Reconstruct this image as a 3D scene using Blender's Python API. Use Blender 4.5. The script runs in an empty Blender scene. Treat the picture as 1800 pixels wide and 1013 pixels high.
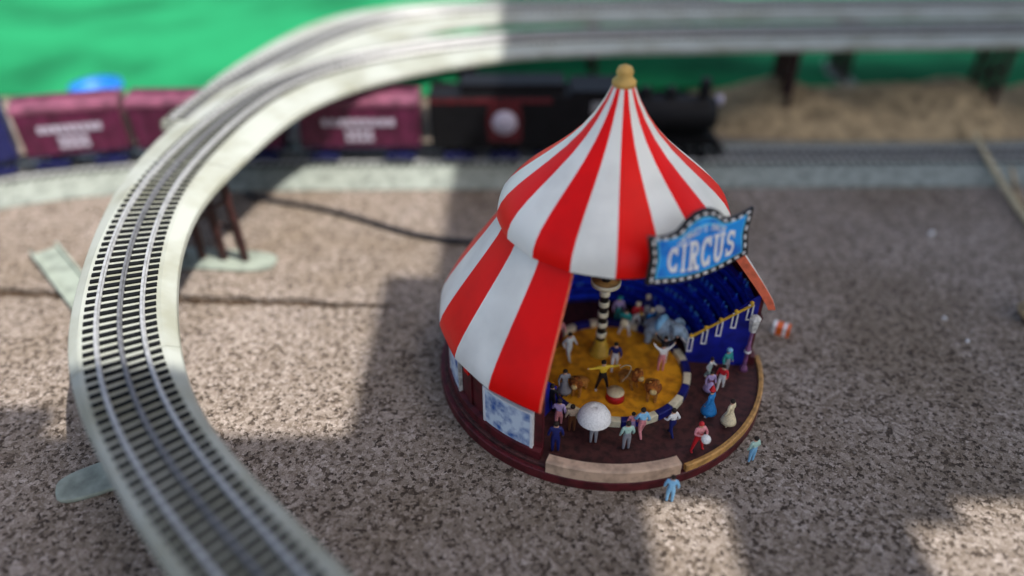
import bpy, bmesh, math, random
from mathutils import Vector, Matrix
R = math.radians
sin, cos, pi = math.sin, math.cos, math.pi
random.seed(7)
scene = bpy.context.scene
C = scene.collection

# ------------------------------------------------------------------ camera, sky, sun, exposure
cam = bpy.data.cameras.new("camera")
cam_ob = bpy.data.objects.new("camera", cam); C.objects.link(cam_ob)
cam_ob.location = (0, 0, 0.42)
cam_ob.rotation_euler = (R(90 - 36), 0, 0)
cam.sensor_width = 36; cam.lens = 26.0
cam.clip_start = 0.01; cam.clip_end = 100
cam.dof.use_dof = True
cam.dof.focus_distance = 0.54
cam.dof.aperture_fstop = 1.3
scene.camera = cam_ob

SUN_EL = 58.0
SUN_DIR = Vector((-0.85, 0.53, 0)).normalized()          # horizontal travel of the light
world = bpy.data.worlds.new("World"); scene.world = world; world.use_nodes = True
nt = world.node_tree
bg = nt.nodes["Background"]
sky = nt.nodes.new("ShaderNodeTexSky"); sky.sky_type = 'NISHITA'; sky.sun_disc = False
sky.sun_elevation = R(SUN_EL)
sky.sun_rotation = math.atan2(-SUN_DIR.x, -SUN_DIR.y)
sky.dust_density = 4.0; sky.air_density = 1.0; sky.ozone_density = 0.6
nt.links.new(sky.outputs[0], bg.inputs[0]); bg.inputs[1].default_value = 0.068
sun = bpy.data.lights.new("sun", 'SUN'); sun.energy = 2.0; sun.angle = R(0.5); sun.color = (1, 0.965, 0.92)
sun_ob = bpy.data.objects.new("sun", sun); C.objects.link(sun_ob)
d = Vector((SUN_DIR.x * cos(R(SUN_EL)), SUN_DIR.y * cos(R(SUN_EL)), -sin(R(SUN_EL))))
sun_ob.rotation_euler = d.to_track_quat('-Z', 'Y').to_euler()
sun_ob.location = (0.3, -3, 3)
scene.view_settings.view_transform = 'Standard'
scene.view_settings.look = 'None'
scene.view_settings.exposure = 1.75
scene.view_settings.gamma = 1.0
scene.render.resolution_x = 1024; scene.render.resolution_y = 576

# ------------------------------------------------------------------ materials
MATS = {}
def mat(name, col, rough=0.6, var=0.12, scale=300.0, bump=0.0, bscale=600.0, metal=0.0, spec=0.4, col2=None):
    if name in MATS: return MATS[name]
    m = bpy.data.materials.new(name); m.use_nodes = True
    n = m.node_tree.nodes; l = m.node_tree.links
    b = n["Principled BSDF"]
    b.inputs["Roughness"].default_value = rough
    b.inputs["Metallic"].default_value = metal
    b.inputs["Specular IOR Level"].default_value = spec
    tc = n.new("ShaderNodeTexCoord")
    nz = n.new("ShaderNodeTexNoise"); nz.inputs["Scale"].default_value = scale; nz.inputs["Detail"].default_value = 5
    l.new(tc.outputs["Object"], nz.inputs["Vector"])
    mx = n.new("ShaderNodeMix"); mx.data_type = 'RGBA'
    c2 = col2 if col2 else tuple(c * (1 - 2.2 * var) for c in col)
    mx.inputs["A"].default_value = (*c2, 1)
    mx.inputs["B"].default_value = (*[min(1, c * (1 + var * .5)) for c in col], 1)
    rp = n.new("ShaderNodeValToRGB"); rp.color_ramp.elements[0].position = .32; rp.color_ramp.elements[1].position = .58
    l.new(nz.outputs["Fac"], rp.inputs["Fac"]); l.new(rp.outputs["Color"], mx.inputs["Factor"])
    l.new(mx.outputs["Result"], b.inputs["Base Color"])
    if bump:
        n2 = n.new("ShaderNodeTexNoise"); n2.inputs["Scale"].default_value = bscale; n2.inputs["Detail"].default_value = 4
        l.new(tc.outputs["Object"], n2.inputs["Vector"])
        bp = n.new("ShaderNodeBump"); bp.inputs["Strength"].default_value = bump; bp.inputs["Distance"].default_value = 0.001
        l.new(n2.outputs["Fac"], bp.inputs["Height"]); l.new(bp.outputs["Normal"], b.inputs["Normal"])
    MATS[name] = m
    return m

def ground_mat():
    m = bpy.data.materials.new("aggregate_concrete"); m.use_nodes = True
    n = m.node_tree.nodes; l = m.node_tree.links; b = n["Principled BSDF"]
    b.inputs["Roughness"].default_value = .9; b.inputs["Specular IOR Level"].default_value = .25
    tc = n.new("ShaderNodeTexCoord")
    def noise(s, d=4, r=.6):
        x = n.new("ShaderNodeTexNoise"); x.inputs["Scale"].default_value = s; x.inputs["Detail"].default_value = d; x.inputs["Roughness"].default_value = r
        l.new(tc.outputs["Object"], x.inputs["Vector"]); return x
    # warped coordinates so that the grains are irregular
    w = noise(420, 3)
    sc = n.new("ShaderNodeVectorMath"); sc.operation = 'SCALE'; sc.inputs["Scale"].default_value = .006
    l.new(w.outputs["Color"], sc.inputs[0])
    ad = n.new("ShaderNodeVectorMath"); ad.operation = 'ADD'
    l.new(tc.outputs["Object"], ad.inputs[0]); l.new(sc.outputs[0], ad.inputs[1])
    v = n.new("ShaderNodeTexVoronoi"); v.inputs["Scale"].default_value = 420
    l.new(ad.outputs[0], v.inputs["Vector"])
    sep = n.new("ShaderNodeSeparateColor"); l.new(v.outputs["Color"], sep.inputs[0])
    rp = n.new("ShaderNodeValToRGB"); cr = rp.color_ramp
    cr.elements[0].position = 0; cr.elements[0].color = (.052, .040, .032, 1)
    cr.elements[1].position = 1; cr.elements[1].color = (.50, .46, .43, 1)
    for p, c in ((.13, (.088, .070, .055)), (.30, (.215, .183, .152)), (.55, (.300, .265, .232)), (.85, (.375, .340, .305))):
        e = cr.elements.new(p); e.color = (*c, 1)
    l.new(sep.outputs[0], rp.inputs["Fac"])
    # finer sand
    f = noise(900, 5, .75); rf = n.new("ShaderNodeValToRGB")
    rf.color_ramp.elements[0].position = .38; rf.color_ramp.elements[0].color = (.55, .5, .46, 1)
    rf.color_ramp.elements[1].position = .62; rf.color_ramp.elements[1].color = (1.18, 1.15, 1.12, 1)
    l.new(f.outputs["Fac"], rf.inputs["Fac"])
    m1 = n.new("ShaderNodeMix"); m1.data_type = 'RGBA'; m1.blend_type = 'MULTIPLY'; m1.inputs["Factor"].default_value = 1
    l.new(rp.outputs["Color"], m1.inputs["A"]); l.new(rf.outputs["Color"], m1.inputs["B"])
    # broad stains
    s1 = noise(7, 5, .6); r1 = n.new("ShaderNodeValToRGB")
    r1.color_ramp.elements[0].position = .35; r1.color_ramp.elements[0].color = (.74, .68, .60, 1)
    r1.color_ramp.elements[1].position = .62; r1.color_ramp.elements[1].color = (1.06, 1.03, 1.02, 1)
    l.new(s1.outputs["Fac"], r1.inputs["Fac"])
    m2 = n.new("ShaderNodeMix"); m2.data_type = 'RGBA'; m2.blend_type = 'MULTIPLY'; m2.inputs["Factor"].default_value = 1
    l.new(m1.outputs["Result"], m2.inputs["A"]); l.new(r1.outputs["Color"], m2.inputs["B"])
    l.new(m2.outputs["Result"], b.inputs["Base Color"])
    bp = n.new("ShaderNodeBump"); bp.inputs["Strength"].default_value = .7; bp.inputs["Distance"].default_value = .0012
    mh = n.new("ShaderNodeMath"); mh.operation = 'ADD'
    l.new(sep.outputs[0], mh.inputs[0]); l.new(f.outputs["Fac"], mh.inputs[1])
    l.new(mh.outputs[0], bp.inputs["Height"]); l.new(bp.outputs["Normal"], b.inputs["Normal"])
    return m

M_ground = ground_mat()
M_dirt = mat("joint_dirt", (.080, .046, .024), .95, .3, 400, .6, 900)
M_green = mat("green_cloth", (.014, .205, .078), .9, .22, 5, .3, 500, spec=.08)
M_red = mat("red_roof_plastic", (.86, .0025, .0015), .42, .07, 24, .05, 700, spec=.2)
M_white = mat("white_roof_plastic", (.82, .82, .75), .42, .075, 24, .03, 700, spec=.35)
M_maroon = mat("maroon_wall", (.085, .006, .010), .55, .25, 120)
M_floor = mat("dark_floor", (.060, .016, .014), .7, .3, 180)
M_gold = mat("tan_trim", (.50, .27, .08), .5, .2, 200)
M_beige = mat("beige_step", (.52, .36, .25), .6, .15, 150)
M_sand = mat("orange_sand", (.80, .37, .012), .85, .22, 130, .4, 1500, col2=(.48, .17, .006))
M_blue = mat("blue_bench", (.010, .045, .62), .45, .3, 260, col2=(.004, .012, .34))
M_navy = mat("navy_panel", (.004, .008, .16), .5, .25, 120)
M_black = mat("black_paint", (.008, .008, .010), .45, .2, 200)
M_cream = mat("cream_paint", (.74, .68, .48), .5, .1, 200)
M_yellow = mat("yellow_paint", (.66, .40, .03), .45, .12, 200)
M_wpaint = mat("white_paint", (.80, .80, .80), .45, .06, 200)
M_cyan = mat("sign_blue", (.006, .27, .74), .4, .15, 90, col2=(.004, .13, .55))
M_cyan2 = mat("sign_light_blue", (.10, .56, .86), .4, .1, 90)
M_bed = mat("pale_roadbed", (.34, .355, .31), .55, .10, 22, .25, 1400, spec=.3, col2=(.255, .26, .20))
M_bed2 = mat("grey_green_roadbed", (.235, .26, .225), .6, .18, 90, .25, 1400)
M_tie = mat("black_tie", (.006, .0065, .007), .7, .25, 400, spec=.12)
M_rail = mat("steel_rail", (.44, .44, .43), .4, .15, 300, metal=.35)
M_rail2 = mat("dark_rail", (.17, .17, .175), .45, .2, 300, metal=.3)
M_brown = mat("brown_trestle", (.034, .011, .010), .5, .3, 200, .3, 700)
M_plate = mat("pale_green_plate", (.25, .285, .235), .6, .2, 60, .2, 600)
M_cable = mat("black_cable", (.008, .008, .012), .5)
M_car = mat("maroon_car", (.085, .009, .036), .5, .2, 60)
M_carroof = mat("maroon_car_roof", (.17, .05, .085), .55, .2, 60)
M_navycar = mat("navy_car", (.010, .012, .075), .5, .2, 60)
M_loco = mat("black_locomotive", (.004, .004, .005), .55, .2, 80, spec=.2)
M_grey = mat("grey_metal", (.30, .31, .33), .45, .15, 100, metal=.4)
M_steelblue = mat("grey_blue_skin", (.36, .50, .62), .6, .2, 250)
M_lion = mat("lion_fur", (.52, .22, .035), .8, .25, 500, .5, 1500)
M_mane = mat("lion_mane", (.30, .085, .012), .9, .3, 500, .7, 1500)
M_muzzle = mat("lion_muzzle", (.66, .48, .20), .8, .15, 500)
M_wood = mat("weathered_wood", (.20, .15, .10), .85, .25, 12, .3, 60)
M_straw = mat("dry_straw", (.55, .45, .27), .8, .2, 120)
M_stone = mat("tan_stone", (.40, .29, .16), .9, .25, 60, .5, 300)
M_pebble = mat("pebbles", (.30, .26, .22), .85, .35, 200)
M_orange = mat("orange_plastic", (.80, .13, .008), .45, .1, 200)
M_mauve = mat("mauve_post", (.20, .07, .18), .5, .2, 200)
M_lantern = mat("white_lantern", (.62, .62, .58), .5, .2, 300)
M_bucket = mat("blue_plastic", (.012, .16, .55), .4, .1, 100)
M_finial = mat("golden_finial", (.60, .38, .10), .45, .1, 100)
M_poster = mat("blue_white_poster", (.62, .72, .82), .45, .1, 110, col2=(.035, .12, .38))
M_hair = mat("dark_hair", (.02, .012, .008), .8)
M_leather = mat("black_boots", (.012, .010, .010), .5)
def paint(name, col): return mat("paint_" + name, col, .5, .1, 800)
P_ = dict(skin=(.62, .36, .24), red=(.55, .012, .02), white=(.78, .78, .76), blue=(.02, .22, .55), teal=(.03, .30, .28), green=(.03, .22, .09),
          yellow=(.75, .50, .03), black=(.010, .010, .014), navy=(.01, .015, .12), grey=(.30, .30, .32), pink=(.70, .26, .28), lilac=(.42, .32, .55),
          cream=(.72, .62, .40), brown=(.14, .05, .02), pale=(.62, .66, .64), sky=(.22, .50, .75), mint=(.40, .60, .52), maroon=(.16, .01, .02), beige=(.55, .42, .30))
def PM(k): return paint(k, P_[k])

# ------------------------------------------------------------------ mesh helpers
class MB:
    def __init__(s): s.v = []; s.f = []; s.m = []; s.smooth = []
    def add(s, vs, fs, mi=0, sm=False):
        o = len(s.v); s.v += [tuple(v) for v in vs]; s.f += [tuple(i + o for i in f) for f in fs]
        s.m += [mi] * len(fs); s.smooth += [sm] * len(fs); return s
    def box(s, c, size, rz=0, mi=0, M=None):
        hx, hy, hz = [k / 2 for k in size]
        vs = [Vector((x, y, z)) for x in (-hx, hx) for y in (-hy, hy) for z in (-hz, hz)]
        m = (M if M else Matrix.Rotation(rz, 3, 'Z'))
        vs = [m @ v + Vector(c) for v in vs]
        return s.add(vs, [(0, 1, 3, 2), (4, 6, 7, 5), (0, 4, 5, 1), (2, 3, 7, 6), (0, 2, 6, 4), (1, 5, 7, 3)], mi)
    def tube(s, pts, rad, seg=8, mi=0, sm=True):
        pts = [Vector(p) for p in pts]; n = len(pts)
        rad = rad if isinstance(rad, (list, tuple)) else [rad] * n
        vs = []; up = Vector((0, 0, 1))
        t0 = (pts[1] - pts[0]).normalized()
        a = t0.cross(up) if abs(t0.z) < .95 else t0.cross(Vector((1, 0, 0)))
        a.normalize()
        for i, p in enumerate(pts):
            t = (pts[min(i + 1, n - 1)] - pts[max(i - 1, 0)]).normalized()
            a = (a - t * a.dot(t)).normalized(); b = t.cross(a)
            for k in range(seg):
                q = 2 * pi * k / seg
                vs.append(p + (a * cos(q) + b * sin(q)) * rad[i])
        fs = [(i * seg + k, i * seg + (k + 1) % seg, (i + 1) * seg + (k + 1) % seg, (i + 1) * seg + k) for i in range(n - 1) for k in range(seg)]
        s.add(vs, fs, mi, sm)
        return s.add([vs[k] for k in range(seg)][::-1] + [vs[(n - 1) * seg + k] for k in range(seg)], [tuple(range(seg)), tuple(range(seg, 2 * seg))], mi)
    def lathe(s, prof, c=(0, 0, 0), seg=32, mi=0, sm=True):
        vs = []; fs = []; n = len(prof)
        for (r, z) in prof:
            for k in range(seg):
                q = 2 * pi * k / seg; vs.append((c[0] + r * cos(q), c[1] + r * sin(q), c[2] + z))
        for i in range(n - 1):
            for k in range(seg):
                fs.append((i * seg + k, i * seg + (k + 1) % seg, (i + 1) * seg + (k + 1) % seg, (i + 1) * seg + k))
        return s.add(vs, fs, mi, sm)
    def sphere(s, c, r, seg=12, rings=8, mi=0, sc=(1, 1, 1)):
        prof = [(max(1e-5, r * sin(pi * i / rings)), -r * cos(pi * i / rings)) for i in range(rings + 1)]
        o = len(s.v); s.lathe(prof, (0, 0, 0), seg, mi)
        for i in range(o, len(s.v)):
            v = s.v[i]; s.v[i] = (v[0] * sc[0] + c[0], v[1] * sc[1] + c[1], v[2] * sc[2] + c[2])
        return s
    def prism(s, poly, z0, z1, mi=0):
        n = len(poly)
        vs = [(x, y, z0) for x, y in poly] + [(x, y, z1) for x, y in poly]
        fs = [tuple(range(n))[::-1], tuple(range(n, 2 * n))] + [(i, (i + 1) % n, n + (i + 1) % n, n + i) for i in range(n)]
        return s.add(vs, fs, mi)
    def arc(s, T, prof, p0, p1, n, mi=0, close=True, sm=False):
        """sweep a closed (r,z) profile round the axis at T from angle p0 to p1 (degrees, 0 = towards the viewer, positive to +X)"""
        k = len(prof); vs = []
        for i in range(n + 1):
            a = R(p0 + (p1 - p0) * i / n)
            for r, z in prof: vs.append((T[0] + r * sin(a), T[1] - r * cos(a), z))
        fs = [(i * k + j, (i + 1) * k + j, (i + 1) * k + (j + 1) % k, i * k + (j + 1) % k) for i in range(n) for j in range(k)]
        s.add(vs, fs, mi, sm)
        if close: s.add([vs[j] for j in range(k)] + [vs[n * k + j] for j in range(k)], [tuple(range(k)), tuple(range(k, 2 * k))[::-1]], mi)
        return s
WL = {}
def link(o, parent=None):
    C.objects.link(o)
    if parent: o.parent = parent
    return o
def wloc(o):
    p = Vector((0, 0, 0))
    while o: p = p + o.location; o = o.parent
    return p
def mesh_of(name, mb, mats):
    me = bpy.data.meshes.new(name); me.from_pydata(mb.v, [], mb.f)
    for m in (mats if isinstance(mats, (list, tuple)) else [mats]): me.materials.append(m)
    me.polygons.foreach_set("material_index", mb.m); me.polygons.foreach_set("use_smooth", mb.smooth)
    bm = bmesh.new(); bm.from_mesh(me); bmesh.ops.recalc_face_normals(bm, faces=bm.faces); bm.to_mesh(me); bm.free()
    me.update(); return me
def obj(name, mb, mats, parent=None, world=True):
    """link the collected geometry as one mesh; coordinates are scene coordinates when world is True"""
    if parent and world:
        off = wloc(parent); mb.v = [(x - off.x, y - off.y, z - off.z) for x, y, z in mb.v]
    return link(bpy.data.objects.new(name, mesh_of(name, mb, mats)), parent)
def piece(name, me, parent, loc, rot=(0, 0, 0), world=True):
    o = link(bpy.data.objects.new(name, me), parent)
    o.location = (Vector(loc) - wloc(parent)) if (parent and world) else loc
    o.rotation_euler = rot; return o
def thing(name, label, cat, loc=(0, 0, 0), group=None):
    o = bpy.data.objects.new(name, None); C.objects.link(o); o.location = loc; o.empty_display_size = .01
    return tag(o, label, cat, group)
def tag(o, label, cat=None, group=None, kind=None):
    o["label"] = label
    if cat: o["category"] = cat
    if group: o["group"] = group
    if kind: o["kind"] = kind
    return o
def bevel(o, w, seg=2):
    m = o.modifiers.new("bevel", 'BEVEL'); m.width = w; m.segments = seg; m.limit_method = 'ANGLE'; return o
def catmull(P, n):
    """resample a polyline of tuples evenly along its length as a smooth curve"""
    out = []; k = len(P); dim = len(P[0]); sub = 24; dense = []
    for i in range(k - 1):
        p0, p1, p2, p3 = P[max(i - 1, 0)], P[i], P[i + 1], P[min(i + 2, k - 1)]
        for j in range(sub):
            t = j / sub
            dense.append(tuple(.5 * ((2 * p1[a]) + (-p0[a] + p2[a]) * t + (2 * p0[a] - 5 * p1[a] + 4 * p2[a] - p3[a]) * t * t + (-p0[a] + 3 * p1[a] - 3 * p2[a] + p3[a]) * t ** 3) for a in range(dim)))
    dense.append(tuple(P[-1]))
    L = [0]
    for i in range(1, len(dense)): L.append(L[-1] + math.dist(dense[i], dense[i - 1]))
    j = 0
    for i in range(n):
        s_ = L[-1] * i / (n - 1)
        while j < len(L) - 2 and L[j + 1] < s_: j += 1
        t = (s_ - L[j]) / max(1e-9, L[j + 1] - L[j])
        out.append(tuple(dense[j][a] + (dense[j + 1][a] - dense[j][a]) * t for a in range(dim)))
    return out, L[-1]
def smooth_path(P, it):
    P = [tuple(p) for p in P]
    for _ in range(it):
        P = [P[0]] + [tuple((P[i - 1][a] + 2 * P[i][a] + P[i + 1][a]) / 4 for a in range(len(P[0]))) for i in range(1, len(P) - 1)] + [P[-1]]
    return P

# ------------------------------------------------------------------ the ground
def slab(name, poly, label):
    o = obj(name, MB().prism(poly, -.03, 0), M_ground); tag(o, label, kind="structure"); return o
jx = [-3 + i * .0 for i in range(1)]
def joint(x): return .5418 - .0614 * x
edge_f, edge_b = [], []
x = -3.0
while x < -.105:
    w = .0072 if x < -.2 else .0072 * max(0, (-.105 - x) / .095) ** .5
    edge_f.append((x, joint(x) - w * random.uniform(.55, 1.15)))
    edge_b.append((x, joint(x) + w * random.uniform(.55, 1.15)))
    x += random.uniform(.004, .012) if x > -.9 else .1
seam = [(-.105, joint(-.105)), (3, joint(3))]
slab("concrete_slab", [(-3, -3), (3, -3)] + seam[::-1] + edge_f[::-1], "speckled aggregate concrete slab in the foreground, up to the dirty joint")
slab("concrete_slab", edge_b + seam + [(3, 1.06), (-3, 1.06)], "speckled aggregate concrete slab beyond the joint, under the rear track")
o = obj("soil", MB().add([(-12, -12, -.006), (12, -12, -.006), (12, 14, -.006), (-12, 14, -.006)], [(0, 1, 2, 3)]), M_dirt)
o.location.z = -.002; tag(o, "dark soil below and around the concrete", kind="structure")
# crumbs of dirt in the joint
mb = MB()
for i in range(1900):
    x = random.uniform(-.75, -.11); y = joint(x) + random.gauss(0, .0034); r = random.uniform(.0006, .0016); z = random.uniform(-.0072, -.0008)
    a = random.random() * 6
    mb.add([(x + r * cos(a + k * 2.1), y + r * sin(a + k * 2.1), z) for k in range(3)] + [(x, y, z + r)], [(0, 1, 3), (1, 2, 3), (2, 0, 3)])
o = obj("joint_dirt", mb, M_dirt); tag(o, "brown crumbs of soil filling the joint in the concrete", "dirt", kind="stuff")
# loose grit on the slab
mb = MB()
for i in range(2600):
    x = random.uniform(-.75, .85); y = random.uniform(.12, 1.0); r = random.uniform(.0005, .0012) * (1.7 if random.random() < .03 else 1)
    if abs(y - joint(x)) < .007: continue
    if math.hypot(x - .073, y - .468) < .137: continue
    a = random.random() * 6; h = r * random.uniform(.5, .9)
    mb.add([(x + r * cos(a + k * 1.57) * random.uniform(.6, 1.2), y + r * sin(a + k * 1.57) * random.uniform(.6, 1.2), -.0001) for k in range(4)] + [(x + r * .2, y, h)], [(0, 1, 4), (1, 2, 4), (2, 3, 4), (3, 0, 4)])
o = obj("grit", mb, M_pebble); tag(o, "fine loose grit scattered over the concrete", "grit", kind="stuff")
# green ground cloth behind everything
mb = MB(); nx, ny = 90, 60; vs = []
for j in range(ny + 1):
    for i in range(nx + 1):
        x = -4 + 8 * i / nx; t = j / ny
        y0 = 1.075 + .02 * sin(3 * x) - (.10 * math.exp(-((x - .72) / .07) ** 2))
        y = y0 + (7 - y0) * t ** 1.8
        z = .004 + (.018 * sin(5 * x + 1.2 * y) + .02 * sin(2.3 * x - 3.1 * y) + .02) * min(1, t * 6)
        vs.append((x, y, max(.003, z)))
mb.add(vs, [(j * (nx + 1) + i, j * (nx + 1) + i + 1, (j + 1) * (nx + 1) + i + 1, (j + 1) * (nx + 1) + i) for j in range(ny) for i in range(nx)], 0, True)
o = obj("green_ground_cloth", mb, M_green); tag(o, "wide green cloth spread on the ground behind the tracks", kind="structure")

# unseen board roof added above the viewpoint to throw the hard-edged shade over the right and the front of the layout
PZ = 1.6
OFF = Vector((-SUN_DIR.x, -SUN_DIR.y)) * (PZ / math.tan(R(SUN_EL)))      # from a shaded spot to the board above it
added_shade_roof = thing("added_shade_roof", "weathered wooden board roof added out of view above the viewpoint to shade the layout", "added_shade_roof", (1.2, -.3, 0))
def board(x0, x1, y0, y1):
    obj("shade_board", MB().box(((x0 + x1) / 2 + OFF.x, (y0 + y1) / 2 + OFF.y, PZ), (x1 - x0 - .0004, y1 - y0, .022)), M_wood, added_shade_roof)
xs = -1.20
while xs < -.12 - .01:
    xe = min(-.12, xs + .12); board(xs, xe, -.45, .385 if xs > -.42 else .415); xs = xe
board(-.12, -.07, -.45, .594)
board(-.07, .087, -.45, 1.55); board(.087, .150, -.45, .12); board(.087, .150, .335, 1.55); board(.150, .262, -.45, 1.55)
board(.262, .300, -.45, .16); board(.262, .300, .31, 1.55)
for k in range(3): board(.30 + k * .12, .42 + k * .12, -.45, .14); board(.30 + k * .12, .42 + k * .12, .375 - k * .03, 1.55)
xs = .66
while xs < 1.7: board(xs, xs + .13, -.45, 1.55); xs += .13
PB = PZ - .036
obj("shade_beam", MB().box((.25 + OFF.x, -.40 + OFF.y, PB), (3.1, .04, .05)), M_wood, added_shade_roof)
obj("shade_beam", MB().box((.25 + OFF.x, .362 + OFF.y, PB), (3.1, .03, .05)), M_wood, added_shade_roof)
obj("shade_beam", MB().box((.86 + OFF.x, 1.40 + OFF.y, PB), (1.88, .04, .05)), M_wood, added_shade_roof)
for x, y in ((-1.22, -.40), (1.74, -.40), (1.74, .362), (1.74, 1.40), (-1.22, .362)):
    obj("post", MB().box((x + OFF.x, y + OFF.y, (PB - .025) / 2), (.05, .05, PB - .025)), M_wood, added_shade_roof)  # unseen posts, added only to carry the shade boards

# ------------------------------------------------------------------ tracks
GAUGE = .0290
def build_track(name, label, outer, inner, n, frac, bedm, tie_m, pitch, sec_len, tie_len=.0465, thick=.012, slope_o=.30, slope_i=.30, side=.006):
    """outer / inner: (x,y,z) edge polylines. Sections of moulded roadbed, each with its ties and three rails."""
    O, LO = catmull(outer, n); I, LI = catmull(inner, n)
    O = smooth_path(O, 30); I = smooth_path(I, 30)
    Cn = [tuple(O[i][a] + (I[i][a] - O[i][a]) * frac for a in range(3)) for i in range(n)]
    D = []
    for i in range(n):
        t_ = Vector(Cn[min(i + 1, n - 1)]) - Vector(Cn[max(i - 1, 0)]); v = Vector((t_.y, -t_.x, 0)).normalized()
        if v.dot(Vector(I[i]) - Vector(O[i])) < 0: v = -v
        D.append(v)
    root = thing(name, label, "track", (Cn[n // 2][0], Cn[n // 2][1], 0))
    L = [0]
    for i in range(1, n): L.append(L[-1] + math.dist(Cn[i], Cn[i - 1]))
    def at(s_):
        j = 0; lo, hi = 0, n - 2
        while lo < hi:
            mid = (lo + hi + 1) // 2
            if L[mid] <= s_: lo = mid
            else: hi = mid - 1
        j = lo; t = (s_ - L[j]) / max(1e-9, L[j + 1] - L[j])
        c = Vector(Cn[j]).lerp(Vector(Cn[j + 1]), t); dd = D[j].lerp(D[j + 1], t).normalized()
        return c, dd, Vector(O[j]).lerp(Vector(O[j + 1]), t), Vector(I[j]).lerp(Vector(I[j + 1]), t)
    tie_me = mesh_of("tie", MB().box((0, 0, 0), (tie_len, pitch * .46, .0016)), tie_m)
    ns = max(1, round(L[-1] / sec_len)); ties = 0
    for k in range(ns):
        s0 = L[-1] * k / ns + .0004; s1 = L[-1] * (k + 1) / ns - .0004; m = max(6, int((s1 - s0) / .012))
        mb = MB(); vs = []
        hw = tie_len / 2 + .003
        for i in range(m + 1):
            c, dd, o_, i_ = at(s0 + (s1 - s0) * i / m)
            z = c.z
            wo = max(hw + .002, abs((c - o_).dot(dd))); wi = max(hw + .002, abs((i_ - c).dot(dd)))
            for off, zz in ((-wo, z - thick), (-wo, z - side), (-hw, z), (hw, z), (wi, z - side), (wi, z - thick)):
                p = c + dd * off; vs.append((p.x, p.y, zz))
        fs = [(i * 6 + a, i * 6 + (a + 1) % 6, (i + 1) * 6 + (a + 1) % 6, (i + 1) * 6 + a) for i in range(m) for a in range(6)]
        mb.add(vs, fs); mb.add(vs[:6] + vs[-6:], [(0, 1, 2, 3, 4, 5), (11, 10, 9, 8, 7, 6)])
        sec = bevel(obj("track_section", mb, bedm, root), .0012)
        for q in (-1, 0, 1):
            vs = []; hh = .0046; rw = .0009
            for i in range(m + 1):
                c, dd, o_, i_ = at(s0 + (s1 - s0) * i / m)
                c = c + dd * (q * GAUGE / 2)
                for off, zz in ((-rw * 1.7, .0004), (-rw * 1.7, .0022), (-rw, .0030), (-rw, hh), (rw, hh), (rw, .0030), (rw * 1.7, .0022), (rw * 1.7, .0004)):
                    p = c + dd * off; vs.append((p.x, p.y, c.z + zz))
            fs = [(i * 8 + a, i * 8 + (a + 1) % 8, (i + 1) * 8 + (a + 1) % 8, (i + 1) * 8 + a) for i in range(m) for a in range(8)]
            obj("rail", MB().add(vs, fs).add(vs[:8] + vs[-8:], [tuple(range(8)), tuple(range(15, 7, -1))]), M_rail2 if q == 0 else M_rail, sec)
        nt_ = int((s1 - s0) / pitch)
        for i in range(nt_):
            c, dd, o_, i_ = at(s0 + (s1 - s0) * (i + .5) / nt_)
            piece("tie", tie_me, sec, (c.x, c.y, c.z + .0006), (0, 0, math.atan2(dd.y, dd.x))); ties += 1
    return root, at, L[-1]

inner = [(-.030, .165, .092), (-.0725, .2065, .093), (-.1155, .2455, .094), (-.153, .2755, .096), (-.1765, .302, .098), (-.1965, .3295, .0995), (-.2255, .3795, .1015), (-.239, .411, .104), (-.255, .466, .107), (-.2655, .522, .110),
         (-.2615, .574, .1125), (-.254, .610, .1145), (-.2375, .694, .117), (-.209, .767, .119), (-.166, .812, .12), (-.119, .849, .12), (-.050, .884, .12), (.042, .914, .12), (.214, .930, .12), (.433, .941, .12), (.654, .950, .12), (.82, .955, .12)]
outer = [(-.125, .165, .092), (-.1635, .2065, .093), (-.2005, .239, .094), (-.2325, .277, .096), (-.262, .316, .098), (-.285, .349, .0995), (-.306, .3895, .1015), (-.316, .415, .104), (-.3225, .450, .107), (-.338, .508, .110),
         (-.345, .568, .1125), (-.3495, .622, .1145), (-.342, .722, .117), (-.315, .822, .119), (-.262, .897, .12), (-.190, .948, .12), (-.09, .988, .12), (.03, 1.014, .12), (.214, 1.03, .12), (.433, 1.041, .12), (.654, 1.050, .12), (.82, 1.055, .12)]
el_root, el_at, el_len = build_track("elevated_track", "pale curved three-rail track raised on brown trestles, sweeping past the left of the tent", outer, inner, 200, .49, M_bed, M_tie, .0077, .26, thick=.011, side=.0045)
# the branch running off behind the raised curve
binner = [(-.330, .72, .112), (-.300, .82, .112), (-.235, .935, .112), (-.15, 1.03, .112), (-.03, 1.085, .112), (.2, 1.10, .112), (.5, 1.11, .112), (1.05, 1.12, .112)]
bouter = [(-.352, .72, .112), (-.356, .83, .112), (-.325, .955, .112), (-.27, 1.10, .112), (-.14, 1.17, .112), (.18, 1.20, .112), (.5, 1.21, .112), (1.05, 1.22, .112)]
binner = [(x + .012, y - .012, z) for x, y, z in binner]
br_root, br_at, br_len = build_track("branch_track", "pale straight track raised behind the curved one along the top edge", bouter, binner, 120, .5, M_bed, M_tie, .0105, .3, tie_len=.0465, thick=.011, side=.0045)
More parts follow.
